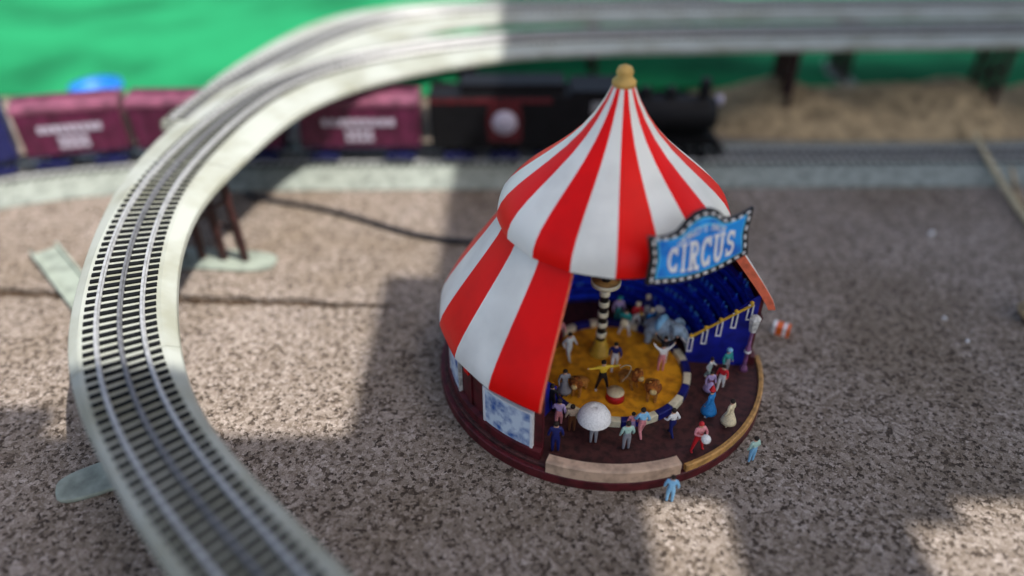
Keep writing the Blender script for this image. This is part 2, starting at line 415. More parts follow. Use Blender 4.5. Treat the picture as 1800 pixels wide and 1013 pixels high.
# rear ground track: outer = far edge, inner = near edge
near, far = [], []
def rear_pt(off, s_):
    """centre line runs along x and bends towards the viewer at the left"""
    x0 = -.40; Rr = .50
    if s_ >= 0: return (x0 + s_, .832 + .018 * (s_ / 1.5) + off)
    a = -s_ / Rr
    return (x0 - (Rr + off) * sin(a), .832 - Rr + (Rr + off) * cos(a))
ss = [1.6, 1.3, 1.0, .8, .6, .4, .2, .08, 0, -.06, -.12, -.18, -.25, -.32, -.40, -.50]
for s_ in ss:
    a = rear_pt(-.062, s_); b = rear_pt(.062, s_)
    near.append((*a, .0125)); far.append((*b, .0125))
re_root, re_at, re_len = build_track("rear_track", "grey-green three-rail track laid on the concrete behind the tent, carrying the train", far, near, 160, .5, M_bed2, M_tie, .0098, .28, tie_len=.050, thick=.0123, side=.0105)

# trestle bents
def trestle(label, c, ang, top, base=(.125, .034), posts=(-.03, -.01, .01, .03), brace=True, cap=.072, shift=0):
    root = thing("trestle", label, "trestle", (c[0], c[1], 0), "trestles under the raised track")
    M = Matrix.Rotation(ang, 3, 'Z'); pshift = shift
    def W(u, v, z): p = M @ Vector((u, v, 0)); return (c[0] + p.x, c[1] + p.y, z)
    poly = []
    for k in range(28):
        q = 2 * pi * k / 28; e = .55
        u = base[0] / 2 * math.copysign(abs(cos(q)) ** e, cos(q)); v = base[1] / 2 * math.copysign(abs(sin(q)) ** e, sin(q))
        poly.append(W(u + pshift, v, 0)[:2])
    bevel(obj("base_plate", MB().prism(poly, 0.0, .0035), M_plate, root), .001)
    for u in posts:
        mb = MB(); k = 9; pts = []; rr = []
        for i in range(k + 1):
            t = i / k; pts.append(W(u * (1.12 - .12 * t) + random.uniform(-.0003, .0003), random.uniform(-.0003, .0003), .003 + (top - .009 - .003) * t)); rr.append(.0045 * random.uniform(.92, 1.06))
        obj("post", mb.tube(pts, rr, 8), M_brown, root)
    obj("cap_beam", MB().box(W(0, 0, top - .0065), (cap, .008, .007), ang), M_brown, root)
    if brace:
        obj("brace", MB().tube([W(posts[0], .0028, .085 * top / .12), W(posts[-1], .0028, .040 * top / .12)], .0022, 6), M_brown, root)
        obj("brace", MB().tube([W(posts[0], -.0028, .040 * top / .12), W(posts[-1], -.0028, .085 * top / .12)], .0022, 6), M_brown, root)
def bent_at(s_, label, **kw):
    c, dd, o_, i_ = el_at(s_); trestle(label, (c.x, c.y), math.atan2(dd.y, dd.x), c.z - .011 + .0, **kw)
def nearest_s(x, y):
    return min((math.hypot(el_at(el_len * i / 400)[0].x - x, el_at(el_len * i / 400)[0].y - y), el_len * i / 400) for i in range(401))[1]
bent_at(nearest_s(-.298, .623), "brown trestle bent on a pale plate, inside the raised curve left of the cable", base=(.13, .036))
bent_at(nearest_s(-.262, .362), "brown trestle bent at the lower left, its pale plate peeping out left of the track", base=(.095, .030), cap=.048, posts=(-.02, 0, .02), shift=-.024, brace=False)
bent_at(nearest_s(-.13, .20), "brown trestle bent under the raised track at the bottom edge")
bent_at(nearest_s(-.06, .945), "brown trestle bent in the shade behind the locomotive")
bent_at(nearest_s(.372, .99), "brown trestle bent standing behind the rear track right of the tent peak", base=(.14, .04))
bent_at(nearest_s(.66, .99), "brown trestle bent standing behind the rear track near the right edge", base=(.14, .04))
for i, (x, y) in enumerate(((-.31, .98), (.12, 1.145), (.52, 1.16), (.9, 1.17))):
    k = min(range(300), key=lambda q: math.hypot(br_at(br_len * q / 300)[0].x - x, br_at(br_len * q / 300)[0].y - y)); c, dd, _, _ = br_at(br_len * k / 300)
    trestle(["brown trestle bent under the branch track at the top left", "brown trestle bent under the branch track behind the tent peak", "brown trestle bent under the branch track at the top right", "brown trestle bent under the branch track beyond the right edge"][i], (c.x, c.y), math.atan2(dd.y, dd.x), c.z - .011, brace=False)
# pale channel lying left of the raised track
root = thing("plastic_channel", "pale green plastic channel lying on the concrete left of the raised track", "plastic channel", (-.452, .604, 0))
A = Vector((-.482, .640, 0)); B = Vector((-.392, .545, 0)); dv = (B - A).normalized(); nv = Vector((-dv.y, dv.x, 0)); an = math.atan2(dv.y, dv.x); mid = (A + B) / 2; ln = (B - A).length
obj("web", MB().box(mid + Vector((0, 0, .0015)), (ln, .022, .003), an), M_plate, root)
for q in (-1, 1): obj("flange", MB().box(mid + nv * q * .0123 + Vector((0, 0, .004)), (ln, .0026, .008), an), M_plate, root)

# ------------------------------------------------------------------ black cable
cab = [(-.312, .762, .003), (-.301, .754, .0032), (-.262, .741, .0032), (-.218, .727, .0032), (-.168, .704, .0032), (-.122, .679, .0032), (-.095, .668, .0032), (-.07, .660, .0032), (-.039, .654, .0032), (.0, .638, .0032), (.03, .612, .0032), (.05, .6065, .0032)]
pts, _ = catmull(cab, 70)
o = obj("cable", MB().tube(pts, .0031, 8), M_cable); tag(o, "thin black cable running over the concrete to the back of the tent", "cable")

# ------------------------------------------------------------------ train
def rear_frame(s_):
    """position and heading on the rear track at distance s_ (metres right of the curve's start)"""
    a = Vector(rear_pt(0, s_ - .01)); b = Vector(rear_pt(0, s_ + .01)); v = b - a
    return Vector(rear_pt(0, s_)), math.atan2(v.y, v.x)
RT = .0171   # top of the rails
def place(root, s_):
    p, a = rear_frame(s_); root.location = (p.x, p.y, RT); root.rotation_euler = (0, 0, a)
def wheel(parent, x, y, r):
    w = obj("wheel", MB().lathe([(.0005, -.0022), (r, -.0022), (r, .001), (r * 1.13, .001), (r * 1.13, .0022), (.0005, .0022)], seg=18), M_loco, parent, False)
    for v in w.data.vertices: v.co = (v.co.x, v.co.z * (1 if y > 0 else -1), v.co.y)
    w.location = (x, y, r); return w
def truck(root, x, m):
    t = obj("truck", MB().box((0, -.0205, .0075), (.036, .003, .006)).box((0, .0205, .0075), (.036, .003, .006)).box((0, 0, .0085), (.008, .04, .005)), m, root, False); t.location = (x, 0, 0)
    for wx in (-.0115, .0115):
        for wy in (-.0146, .0146): wheel(t, wx, wy, .0062)
def freight_car(s_, ln, label, body, roof, letters=True, top=.078, group="freight cars of the train"):
    root = thing("freight_car", label, "freight car", group=group); w = .044
    b = bevel(obj("body", MB().box((0, 0, .016 + (top - .026) / 2 + .004), (ln, w, top - .026)), body, root, False), .0012)
    n = max(5, int(ln / .016))
    for i in range(n):
        for sy in (-1, 1):
            r_ = obj("rib", MB().box((-ln / 2 + .004 + (ln - .008) * i / (n - 1), sy * (w / 2 + .0006), .044), (.0018, .0016, top - .032)), body, root, False)
    prof = [(-w / 2 - .0015, top - .0064), (w / 2 + .0015, top - .0064), (w / 2 + .001, top - .002), (w / 4, top + .003), (0, top + .0045), (-w / 4, top + .003), (-w / 2 - .001, top - .002)]
    mb = MB(); vs = [(sx * (ln / 2 + .001), y, z) for sx in (-1, 1) for y, z in prof]; k = len(prof)
    mb.add(vs, [tuple(range(k)), tuple(range(k, 2 * k))] + [(i, (i + 1) % k, k + (i + 1) % k, k + i) for i in range(k)])
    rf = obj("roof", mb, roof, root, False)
    obj("roof_walk", MB().box((0, 0, top + .0055), (ln - .004, .008, .0015)), body, rf, False)
    obj("underframe", MB().box((0, 0, .0165), (ln - .002, .030, .005)), M_navycar, root, False)
    for sx in (-1, 1): obj("coupler", MB().box((sx * (ln / 2 + .0035), 0, .0125), (.010, .005, .005)), M_loco, root, False)
    if letters:
        mb = MB(); lw = ln * .62; nn = 9
        for i in range(nn): mb.box((-lw / 2 + lw * (i + .5) / nn, -w / 2 - .0017, .052), (lw / nn * .74, .0006, .0085))
        for i in range(4):
            for j in range(2): mb.box((-.0125 + .0083 * i, -w / 2 - .0017, .040 - j * .0085), (.0064, .0006, .0062))
        obj("lettering", mb, M_lettering, root, False)
    for q in (-1, 1): truck(root, q * (ln / 2 - .024), M_navycar)
    place(root, s_); return root
M_lettering = mat("pale_lettering", (.44, .40, .48), .5, .1, 200)
freight_car(-.245, .120, "dark navy freight car at the left edge of the photo", M_navycar, M_navycar, False)
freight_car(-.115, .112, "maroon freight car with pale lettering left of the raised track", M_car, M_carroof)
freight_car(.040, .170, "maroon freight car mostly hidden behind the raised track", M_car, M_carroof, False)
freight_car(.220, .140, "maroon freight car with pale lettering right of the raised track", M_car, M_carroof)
# tender
root = thing("tender", "black tender with a round white emblem beside the tent peak", "tender")
bevel(obj("body", MB().box((0, 0, .050), (.175, .046, .066)), M_loco, root, False), .002)
obj("coal_bunker", MB().box((.01, 0, .089), (.12, .036, .012)), M_loco, root, False)
obj("stripe", MB().box((-.015, -.0236, .0775), (.14, .0008, .006)), M_maroon, root, False)
e = obj("emblem_panel", MB().prism([(-.019, -.023), (.019, -.023), (.021, .004), (.018, .024), (-.018, .024), (-.021, .004)], 0, .0008), M_maroon, root, False)
e.rotation_euler = (R(90), 0, 0); e.location = (-.0, -.0231, .050)
e2 = obj("emblem", MB().lathe([(.0001, 0), (.0145, 0), (.0145, .0016), (.0001, .0016)], seg=28), M_lettering, root, False); e2.rotation_euler = (R(90), 0, 0); e2.location = (-.0, -.0233, .051)
obj("underframe", MB().box((0, 0, .0155), (.165, .030, .005)), M_loco, root, False)
for q in (-1, 0, 1): truck(root, q * .055, M_navycar)
for sx in (-1, 1): obj("coupler", MB().box((sx * .091, 0, .0125), (.012, .005, .005)), M_loco, root, False)
place(root, .391)
# locomotive
root = thing("locomotive", "black steam locomotive half hidden behind the red and white tent", "locomotive")
def horiz(prof, seg=22):
    mb = MB().lathe(prof, seg=seg); mb.v = [(z, x, y) for x, y, z in mb.v]; return mb
mb = horiz([(.0003, 0), (.019, 0), (.0215, .004), (.0215, .10), (.0185, .112), (.0003, .114)]); mb.v = [(x - .005, y, z + .052) for x, y, z in mb.v]
obj("boiler", mb, M_loco, root, False)
cb = obj("cab", MB().box((-.033, 0, .0565), (.050, .046, .058)), M_loco, root, False); bevel(cb, .001)
obj("cab_roof", MB().box((-.036, 0, .0875), (.062, .051, .0035)), M_loco, root, False)
for sy in (-1, 1): obj("cab_window", MB().box((-.033, sy * .0233, .068), (.020, .001, .015)), M_grey, cb, False)
for x, r, h in ((.022, .008, .014), (.052, .008, .014), (.092, .0075, .024)): obj("smoke_stack" if h > .02 else "steam_dome", MB().lathe([(r, 0), (r * .9, h * .7), (r * .8, h), (.0003, h * (1.12 if h < .02 else 1.0))], (x, 0, .070), 18), M_loco, root, False)
obj("running_board", MB().box((.045, 0, .028), (.125, .048, .003)), M_loco, root, False)
obj("frame", MB().box((.03, 0, .019), (.165, .022, .012)), M_loco, root, False)
obj("number_plate", MB().box((-.033, -.0236, .045), (.018, .0008, .006)), M_lettering, root, False)
for x in (-.022, .010, .042):
    for sy in (-1, 1): wheel(root, x, sy * .0146, .0125)
for x in (.075, .094):
    for sy in (-1, 1): wheel(root, x, sy * .0146, .0068)
for sy in (-1, 1): obj("side_rod", MB().box((.010, sy * .0183, .0105), (.072, .0018, .0035)), M_grey, root, False)
pil = [(.112, -.019, .004), (.112, .019, .004), (.130, 0, .003), (.112, -.019, .018), (.112, .019, .018), (.118, 0, .018)]
obj("pilot", MB().add(pil, [(0, 2, 1), (3, 4, 5), (0, 1, 4, 3), (0, 3, 5, 2), (1, 2, 5, 4)]), M_loco, root, False)
hl = horiz([(.0003, 0), (.006, 0), (.006, .007), (.0003, .008)], 14); hl.v = [(x + .107, y, z + .068) for x, y, z in hl.v]; obj("headlight", hl, M_lettering, root, False)
place(root, .535)

# ------------------------------------------------------------------ circus tent
T = (.073, .468); P0, P1 = -25.0, 84.0          # the opening faces from P0 to P1
tent = thing("circus_tent", "round toy circus tent with red and white striped roofs and an open front", "tent", (T[0], T[1], 0))
def disc(R0, z0, z1, m, name, parent, seg=96, edge=.0008):
    return obj(name, MB().lathe([(.0003, z0), (R0, z0), (R0, z1 - edge), (R0 - edge, z1), (.0003, z1)], (T[0], T[1], 0), seg, sm=False), m, parent)
disc(.1325, 0, .0085, M_maroon, "base", tent)
disc(.1290, .0080, .0115, M_floor, "floor", tent)
obj("floor_rim", MB().arc(T, [(.1285, .0085), (.1320, .0085), (.1320, .0140), (.1310, .0146), (.1285, .0140)], 22, P1 + 4, 48), M_gold, tent)
obj("front_step", MB().arc(T, [(.1245, .0112), (.1322, .0087), (.1322, .0185), (.1310, .0195), (.1245, .0195)], P0 + 3, 20, 36), M_beige, tent)
# wall
wall = obj("wall", MB().arc(T, [(.1195, .0113), (.1220, .0113), (.1220, .078), (.1195, .078)], P1 - 360, P0, 120, sm=False), M_maroon, tent)
obj("wall_cornice", MB().arc(T, [(.1221, .056), (.1240, .056), (.1246, .060), (.1221, .060)], P1 - 360, P0, 120), M_maroon, tent)
obj("wall_skirting", MB().arc(T, [(.1221, .0112), (.1262, .0112), (.1262, .019), (.1221, .020)], P1 - 360, P0, 120), M_maroon, tent)
for a in range(-30, -276, -14):
    if not (-50 < a < -28 or -78 < a < -62): obj("pilaster", MB().arc(T, [(.1221, .020), (.1234, .020), (.1234, .056), (.1221, .056)], a - 1.2, a + 1.2, 2), M_maroon, tent)
def poster(p0, p1, z0, z1, seed):
    o = obj("poster", MB().arc(T, [(.1236, z0), (.1244, z0), (.1244, z1), (.1236, z1)], p0, p1, 10), M_poster, tent)
    for a_, b_, c_, d_ in ((p0 - .9, p1 + .9, z0 - .0014, z0), (p0 - .9, p1 + .9, z1, z1 + .0014), (p0 - .9, p0, z0, z1), (p1, p1 + .9, z0, z1)):
        obj("poster_frame", MB().arc(T, [(.1222, c_), (.1250, c_), (.1250, d_), (.1222, d_)], a_, b_, 8), M_wpaint if p0 > -60 else M_lantern, o)
    return o
poster(-48, -29, .017, .052, 1)["label"] = "large pale blue poster"
poster(-78, -66, .017, .053, 2)["label"] = "blue and white poster on the left side"
fl = obj("small_flag", MB().arc(T, [(.1222, .050), (.1248, .049), (.1252, .062), (.1222, .062)], -60.5, -57.5, 2), M_red, tent)
# roofs: every gore a panel of its own
def gores(prof, edges, first_red, th, name, seg=6, lift=0):
    k = len(prof)
    for i in range(len(edges) - 1):
        a0, a1 = edges[i] , edges[i + 1]
        mb = MB(); vs = []
        for s_ in (0, 1):
            for j in range(seg + 1):
                t = j / seg; a = R(a0 + (a1 - a0) * t); sag = 1 - .010 * sin(pi * t)
                for q, (r, z) in enumerate(prof):
                    if s_:   # inner skin
                        p, n_ = prof[max(q - 1, 0)], prof[min(q + 1, k - 1)]
                        dx, dz = n_[0] - p[0], n_[1] - p[1]; l_ = math.hypot(dx, dz)
                        r2, z2 = r + dz / l_ * th, z - dx / l_ * th
                        r2 = max(.001, r2)
                    else: r2, z2 = r, z
                    if lift:
                        w_ = max(0, 1 - ((a0 + (a1 - a0) * t) - (P1 - 360)) / 34.0); z2 += lift * (q / k) ** 1.5 * w_ * w_
                    r2 *= 1 - .010 * sin(pi * t) * (q / k)
                    vs.append((T[0] + r2 * sin(a), T[1] - r2 * cos(a), z2))
        N = (seg + 1) * k; fs = []
        for j in range(seg):
            for q in range(k - 1):
                a_ = j * k + q; fs.append((a_, a_ + k, a_ + k + 1, a_ + 1)); fs.append((N + a_, N + a_ + 1, N + a_ + k + 1, N + a_ + k))
            fs.append((j * k + k - 1, (j + 1) * k + k - 1, N + (j + 1) * k + k - 1, N + j * k + k - 1))
            fs.append((j * k, N + j * k, N + (j + 1) * k, (j + 1) * k))
        for q in range(k - 1):
            fs.append((q, q + 1, N + q + 1, N + q)); b_ = seg * k + q; fs.append((b_, N + b_, N + b_ + 1, b_ + 1))
        mb.add(vs, fs, 0, True)
        o = obj(name, mb, M_red if (i % 2 == 0) == first_red else M_white, tent)
        o.data.set_sharp_from_angle(angle=R(35))
up_prof = [(.0070, .2450), (.0088, .2405), (.0118, .2340), (.0180, .2235), (.0262, .2125), (.0362, .2020), (.0475, .1920), (.0590, .1825), (.0690, .1740), (.0765, .1665), (.0812, .1600), (.0838, .1535), (.0842, .1480)]
gores(up_prof, [-5 + 20 * i for i in range(19)], True, .0014, "upper_roof_panel")
low_prof = [(.0790, .1500), (.0850, .1385), (.0930, .1265), (.1010, .1150), (.1090, .1035), (.1165, .0925), (.1235, .0815), (.1285, .0725), (.1308, .0660), (.1310, .0630)]
low_edges = [P0 + (P1 - 360 - P0) * i / 14 for i in range(15)]
gores(low_prof, low_edges, True, .0016, "lower_roof_panel", lift=.010)
M_cut = mat("roof_cut_edge", (.80, .17, .085), .5, .12, 150)
def cut_edge(phi, dphi, lift, th):
    prof = [(r, z + lift * (q / len(low_prof)) ** 1.5) for q, (r, z) in enumerate(low_prof)]; lo = []
    for q, (r, z) in enumerate(prof):
        p, n_ = prof[max(q - 1, 0)], prof[min(q + 1, len(prof) - 1)]; dx, dz = n_[0] - p[0], n_[1] - p[1]; l_ = math.hypot(dx, dz)
        w_ = th * (1 - .35 * q / len(prof)); lo.append((r - .0002 + dz / l_ * w_, z - dx / l_ * w_ - .0002))
    return obj("roof_end_trim", MB().arc(T, [(r - .0001, z - .0003) for r, z in prof] + lo[::-1], phi, phi + dphi, 2), M_cut, tent)
cut_edge(P1 - 360 - .05, -1.4, .010, .0075); cut_edge(P0 + .05, .5, 0, .0032)
obj("finial", MB().lathe([(.0003, .243), (.0078, .2435), (.0080, .2465), (.0050, .2495), (.0056, .2525), (.0045, .2555), (.0003, .2575)], (T[0], T[1], 0), 18), M_finial, tent)
obj("upper_ring_beam", MB().arc(T, [(.0775, .1445), (.0800, .1445), (.0800, .1490), (.0775, .1490)], 0, 360, 72, close=False), M_black, tent)
# centre pole with bands
pole = obj("centre_pole", MB().lathe([(.0003, .0115), (.0036, .0115), (.0036, .240), (.0003, .240)], (T[0], T[1], 0), 16), M_black, tent)
z = .0315
while z < .078:
    obj("pole_band", MB().lathe([(.0038, z), (.0044, z + .0004), (.0044, z + .0046), (.0038, z + .005)], (T[0], T[1], 0), 18), M_cream, pole); z += .0104
obj("pole_base", MB().lathe([(.0003, .0116), (.0085, .0116), (.0085, .0150), (.0066, .0155), (.0066, .0215), (.0050, .0220), (.0050, .0280), (.0003, .0282)], (T[0], T[1], 0), 20), M_yellow, tent)
pf = obj("pole_platform", MB().lathe([(.0003, .0810), (.0070, .0815), (.0108, .0850), (.0108, .0875), (.0003, .0878)], (T[0], T[1], 0), 24), M_gold, tent)
obj("platform_rim", MB().lathe([(.0109, .0843), (.0118, .0843), (.0118, .0879), (.0109, .0879)], (T[0], T[1], 0), 24), M_cream, pf)
# bleachers: five tiers round the back, each with a bench board on its riser
for k in range(6):
    r0 = .0740 + k * .0076; z1 = .0205 + k * .0098
    tr = obj("bleacher_tier", MB().arc(T, [(r0, .0113), (r0 + .0074, .0113), (r0 + .0074, z1), (r0, z1)], P1 - 360 + 2, P0 - 12, 110), M_navy, tent)
    obj("bench", MB().arc(T, [(r0 - .0010, z1 + .0034), (r0 + .0046, z1 + .0034), (r0 + .0046, z1 + .0050), (r0 - .0010, z1 + .0050)], P1 - 360 + 3, P0 - 14, 110), M_blue, tr)
    obj("bench_riser", MB().arc(T, [(r0 - .0006, z1 - .0050), (r0 - .00001, z1 - .0050), (r0 - .00001, z1 + .0010), (r0 - .0006, z1 + .0010)], P1 - 360 + 3, P0 - 14, 110), M_blue, tr)
rs = random.Random(5); mb = MB()
for k in range(6):
    r0 = .0740 + k * .0076; z1 = .0205 + k * .0098 + .005; a = P1 - 360 + 5
    while a < P0 - 16:
        a += rs.uniform(2.2, 5.5)
        if rs.random() < .35: continue
        q = R(a); rr = r0 + .0020; cx_, cy_ = T[0] + rr * sin(q), T[1] - rr * cos(q); h_ = rs.uniform(.8, 1.1)
        mb.lathe([(.0003, 0), (.0014, 0), (.0016, .0026 * h_), (.0007, .0036 * h_)], (cx_, cy_, z1), 6, rs.choice((0, 0, 1)))
        mb.sphere((cx_, cy_, z1 + .0046 * h_), .0011, 6, 4, rs.choice((1, 2)))
o = obj("spectators", mb, [M_blue, paint("spectator_blue", (.02, .16, .72)), paint("spectator_light", (.10, .36, .80))], tent); o["kind"] = "stuff"
# end panels of the bleachers
def end_panel(phi, side):
    a = R(phi); rad = Vector((sin(a), -cos(a), 0)); nrm = Vector((cos(a), sin(a), 0)) * side
    prof = [(.070, .0113), (.1190, .0113), (.1190, .0840), (.112, .078), (.070, .0300)]
    k = len(prof); vs = []
    for t in (0, .0016):
        for r, z in prof: p = Vector((T[0], T[1], 0)) + rad * r + nrm * t; vs.append((p.x, p.y, z))
    return obj("bleacher_end_panel", MB().add(vs, [tuple(range(k)), tuple(range(k, 2 * k))] + [(i, (i + 1) % k, k + (i + 1) % k, k + i) for i in range(k)]), MATS["blue_panel"], tent), rad, nrm
mat("blue_panel", (.006, .012, .27), .5, .2, 90)
ep, rad, nrm = end_panel(P1, -1); end_panel(P0 - 10, 1)
# stair rail on the right-hand end panel
def EP(r, z, t=-.004): p = Vector((T[0], T[1], 0)) + rad * r - nrm * t; return (p.x, p.y, z)
sr = obj("stair_rail", MB().tube([EP(.071, .0395, .0 - .0035 + .0), EP(.114, .0755, -.0035)], .0011, 8), M_yellow, tent)
for i in range(5):
    t = i / 4; r = .0715 + .041 * t; zt = .0395 + (.0755 - .0395) * t
    mb = MB()
    for dr in (-.0017, .0017): mb.tube([EP(r + dr, zt - .0150, -.0035), EP(r + dr, zt - .001, -.0035)], .00065, 6)
    for zz in (zt - .0150, zt - .001): mb.tube([EP(r - .0022, zz, -.0035), EP(r + .0022, zz, -.0035)], .00065, 6)
    obj("rail_bracket", mb, M_wpaint, sr)
    q = EP(r, zt + .0014, -.0035); obj("rail_knob", MB().sphere(q, .0017, 10, 6), M_yellow, sr)
# circus ring
RC = (.0815, .4470); RR = .0560
obj("ring_floor", MB().lathe([(.0003, .0112), (RR, .0112), (RR, .0128), (.0003, .0128)], (RC[0], RC[1], 0), 64, sm=False), M_sand, tent)
nseg = 26
for i in range(nseg):
    a0 = 360 * i / nseg; a1 = a0 + 360 / nseg - .8
    obj("ring_block", MB().arc(RC, [(RR + .0002, .0116), (RR + .0060, .0116), (RR + .0060, .0172), (RR + .0050, .0178), (RR + .0010, .0178), (RR + .0002, .0172)], a0, a1, 5), M_cream if i % 2 else M_navy, tent)
# sign
sg_c = Vector((.1195, .3925, 0)); sg_phi = R(26.4); SW, SH, SZ = .0405, .0335, .1505
sx = Vector((cos(sg_phi), sin(sg_phi), 0)); sn = Vector((sin(sg_phi), -cos(sg_phi), 0))
lean = -.10
def SP(u, v, t):   # u,v in sign units, t outwards in metres
    p = sg_c + sx * (u * SW) + sn * (t + lean * v * SH); return (p.x, p.y, SZ + v * SH)
def outline(k=1.0):
    top = [(-1, 1.0), (-.8, .925), (-.62, .905), (-.48, .93), (-.40, 1.0), (-.30, 1.12), (-.16, 1.215), (0, 1.25), (.16, 1.215), (.30, 1.12), (.40, 1.0), (.48, .93), (.62, .905), (.8, .925), (1, 1.0)]
    bot = [(.94, .5), (1, .0), (.75, -.07), (.5, -.14), (.25, -.185), (0, -.20), (-.25, -.185), (-.5, -.14), (-.75, -.07), (-1, .0), (-.94, .5)]
    P = top + bot; cx, cy = 0, .5
    if k == 1: return P
    return [(u * (1 - (1 - k) * .72), cy + (v - cy) * k) for u, v in P]
def plate(name, k, t0, t1, m, parent):
    P = outline(k); n_ = len(P)
    vs = [SP(u, v, t0) for u, v in P] + [SP(u, v, t1) for u, v in P]
    return obj(name, MB().add(vs, [tuple(range(n_)), tuple(range(n_, 2 * n_))] + [(i, (i + 1) % n_, n_ + (i + 1) % n_, n_ + i) for i in range(n_)]), m, parent)
sign = plate("sign_board", 1.0, -.0012, .0012, M_black, tent); sign["label"] = "blue CIRCUS sign with black dashed border"
plate("sign_border", .80, .0013, .0017, M_cyan2, sign); plate("sign_face", .755, .0018, .0021, M_cyan, sign)
P = outline(.895); per = P + [P[0]]
Lp = [0]
for i in range(1, len(per)): Lp.append(Lp[-1] + math.hypot((per[i][0] - per[i - 1][0]) * SW, (per[i][1] - per[i - 1][1]) * SH))
nb = 34
for b in range(nb):
    def along(s_):
        j = max(i for i in range(len(Lp) - 1) if Lp[i] <= s_); t = (s_ - Lp[j]) / (Lp[j + 1] - Lp[j])
        return per[j][0] + (per[j + 1][0] - per[j][0]) * t, per[j][1] + (per[j + 1][1] - per[j][1]) * t
    s0 = Lp[-1] * (b + .25) / nb; (u0, v0), (u1, v1) = along(s0), along(s0 + Lp[-1] / nb * .5)
    du, dv_ = (u1 - u0) * SW, (v1 - v0) * SH; l_ = math.hypot(du, dv_); nu, nv_ = -dv_ / l_ * .00068 / SW, du / l_ * .00068 / SH
    q = [(u0 + nu, v0 + nv_), (u1 + nu, v1 + nv_), (u1 - nu, v1 - nv_), (u0 - nu, v0 - nv_)]
    vs = [SP(*p, .0011) for p in q] + [SP(*p, .0018) for p in q]
    obj("bulb_strip", MB().add(vs, [(0, 1, 2, 3), (4, 5, 6, 7)] + [(i, (i + 1) % 4, 4 + (i + 1) % 4, 4 + i) for i in range(4)]), M_wpaint, sign)
# letters as slab-serif strokes: (points, width) in a 0..1 box
def arc_pts(cx, cy, rx, ry, a0, a1, n=12): return [(cx + rx * cos(R(a0 + (a1 - a0) * i / n)), cy + ry * sin(R(a0 + (a1 - a0) * i / n))) for i in range(n + 1)]
LET = {
 'C': [(arc_pts(.5, .5, .36, .40, 42, 318), .22), ([(.80, .98), (.80, .66)], .12), ([(.80, .34), (.80, .04)], .10)],
 'I': [([(.5, .02), (.5, .98)], .30), ([(.16, .93), (.84, .93)], .13), ([(.16, .07), (.84, .07)], .13)],
 'R': [([(.28, .02), (.28, .98)], .24), ([(.04, .93), (.4, .93)], .13), ([(.04, .07), (.5, .07)], .13), ([(.28, .9)] + arc_pts(.52, .70, .24, .20, 90, -90, 8) + [(.28, .5)], .18), ([(.48, .48), (.70, .10), (.98, .07)], .21)],
 'U': [([(.24, .96), (.24, .36)] + arc_pts(.5, .34, .26, .26, 180, 360, 8) + [(.76, .96)], .22), ([(.02, .93), (.46, .93)], .13), ([(.56, .93), (.98, .93)], .13)],
 'S': [(arc_pts(.5, .72, .28, .20, 30, 250, 10) + arc_pts(.5, .29, .30, .22, 90, -150, 10), .20), ([(.80, .96), (.80, .68)], .11), ([(.18, .32), (.18, .04)], .11)]}
def ribbon(mb, pts, w, f, t0, t1):
    n_ = len(pts); Lf, Rt = [], []
    for i in range(n_):
        a = pts[max(i - 1, 0)]; b = pts[min(i + 1, n_ - 1)]; dx, dy = b[0] - a[0], b[1] - a[1]; l_ = math.hypot(dx, dy)
        ox, oy = -dy / l_ * w / 2, dx / l_ * w / 2 * .75
        Lf.append((pts[i][0] + ox, pts[i][1] + oy)); Rt.append((pts[i][0] - ox, pts[i][1] - oy))
    vs = [f(*p, t) for t in (t0, t1) for S_ in (Lf, Rt) for p in S_]
    fs = []
    for i in range(n_ - 1):
        fs += [(i, i + 1, n_ + i + 1, n_ + i), (2 * n_ + i, 3 * n_ + i, 3 * n_ + i + 1, 2 * n_ + i + 1), (i, 2 * n_ + i, 2 * n_ + i + 1, i + 1), (n_ + i, n_ + i + 1, 3 * n_ + i + 1, 3 * n_ + i)]
    fs += [(0, n_, 3 * n_, 2 * n_), (n_ - 1, 3 * n_ - 1, 4 * n_ - 1, 2 * n_ - 1)]
    mb.add(vs, fs)
word = "CIRCUS"; wid = [1, .62, 1, 1, 1, .9]; tot = sum(wid) + .08 * 5; u0 = -.66; cu = u0
for i, ch in enumerate(word):
    cw = wid[i] / tot * 1.32; mb = MB()
    def f(x_, y_, t, cu=cu, cw=cw):
        u = cu + x_ * cw; arch = 1 - (u / .72) ** 2
        lo = .20 - .17 * arch; hi = .66 + .04 * arch
        return SP(u, lo + (hi - lo) * y_, t)
    for q, (pts, w) in enumerate(LET[ch]): ribbon(mb, pts, w, f, .0021, .0027 + q * .00006)
    obj("letter", mb, M_wpaint, sign); cu += cw + .08 / tot * 1.32
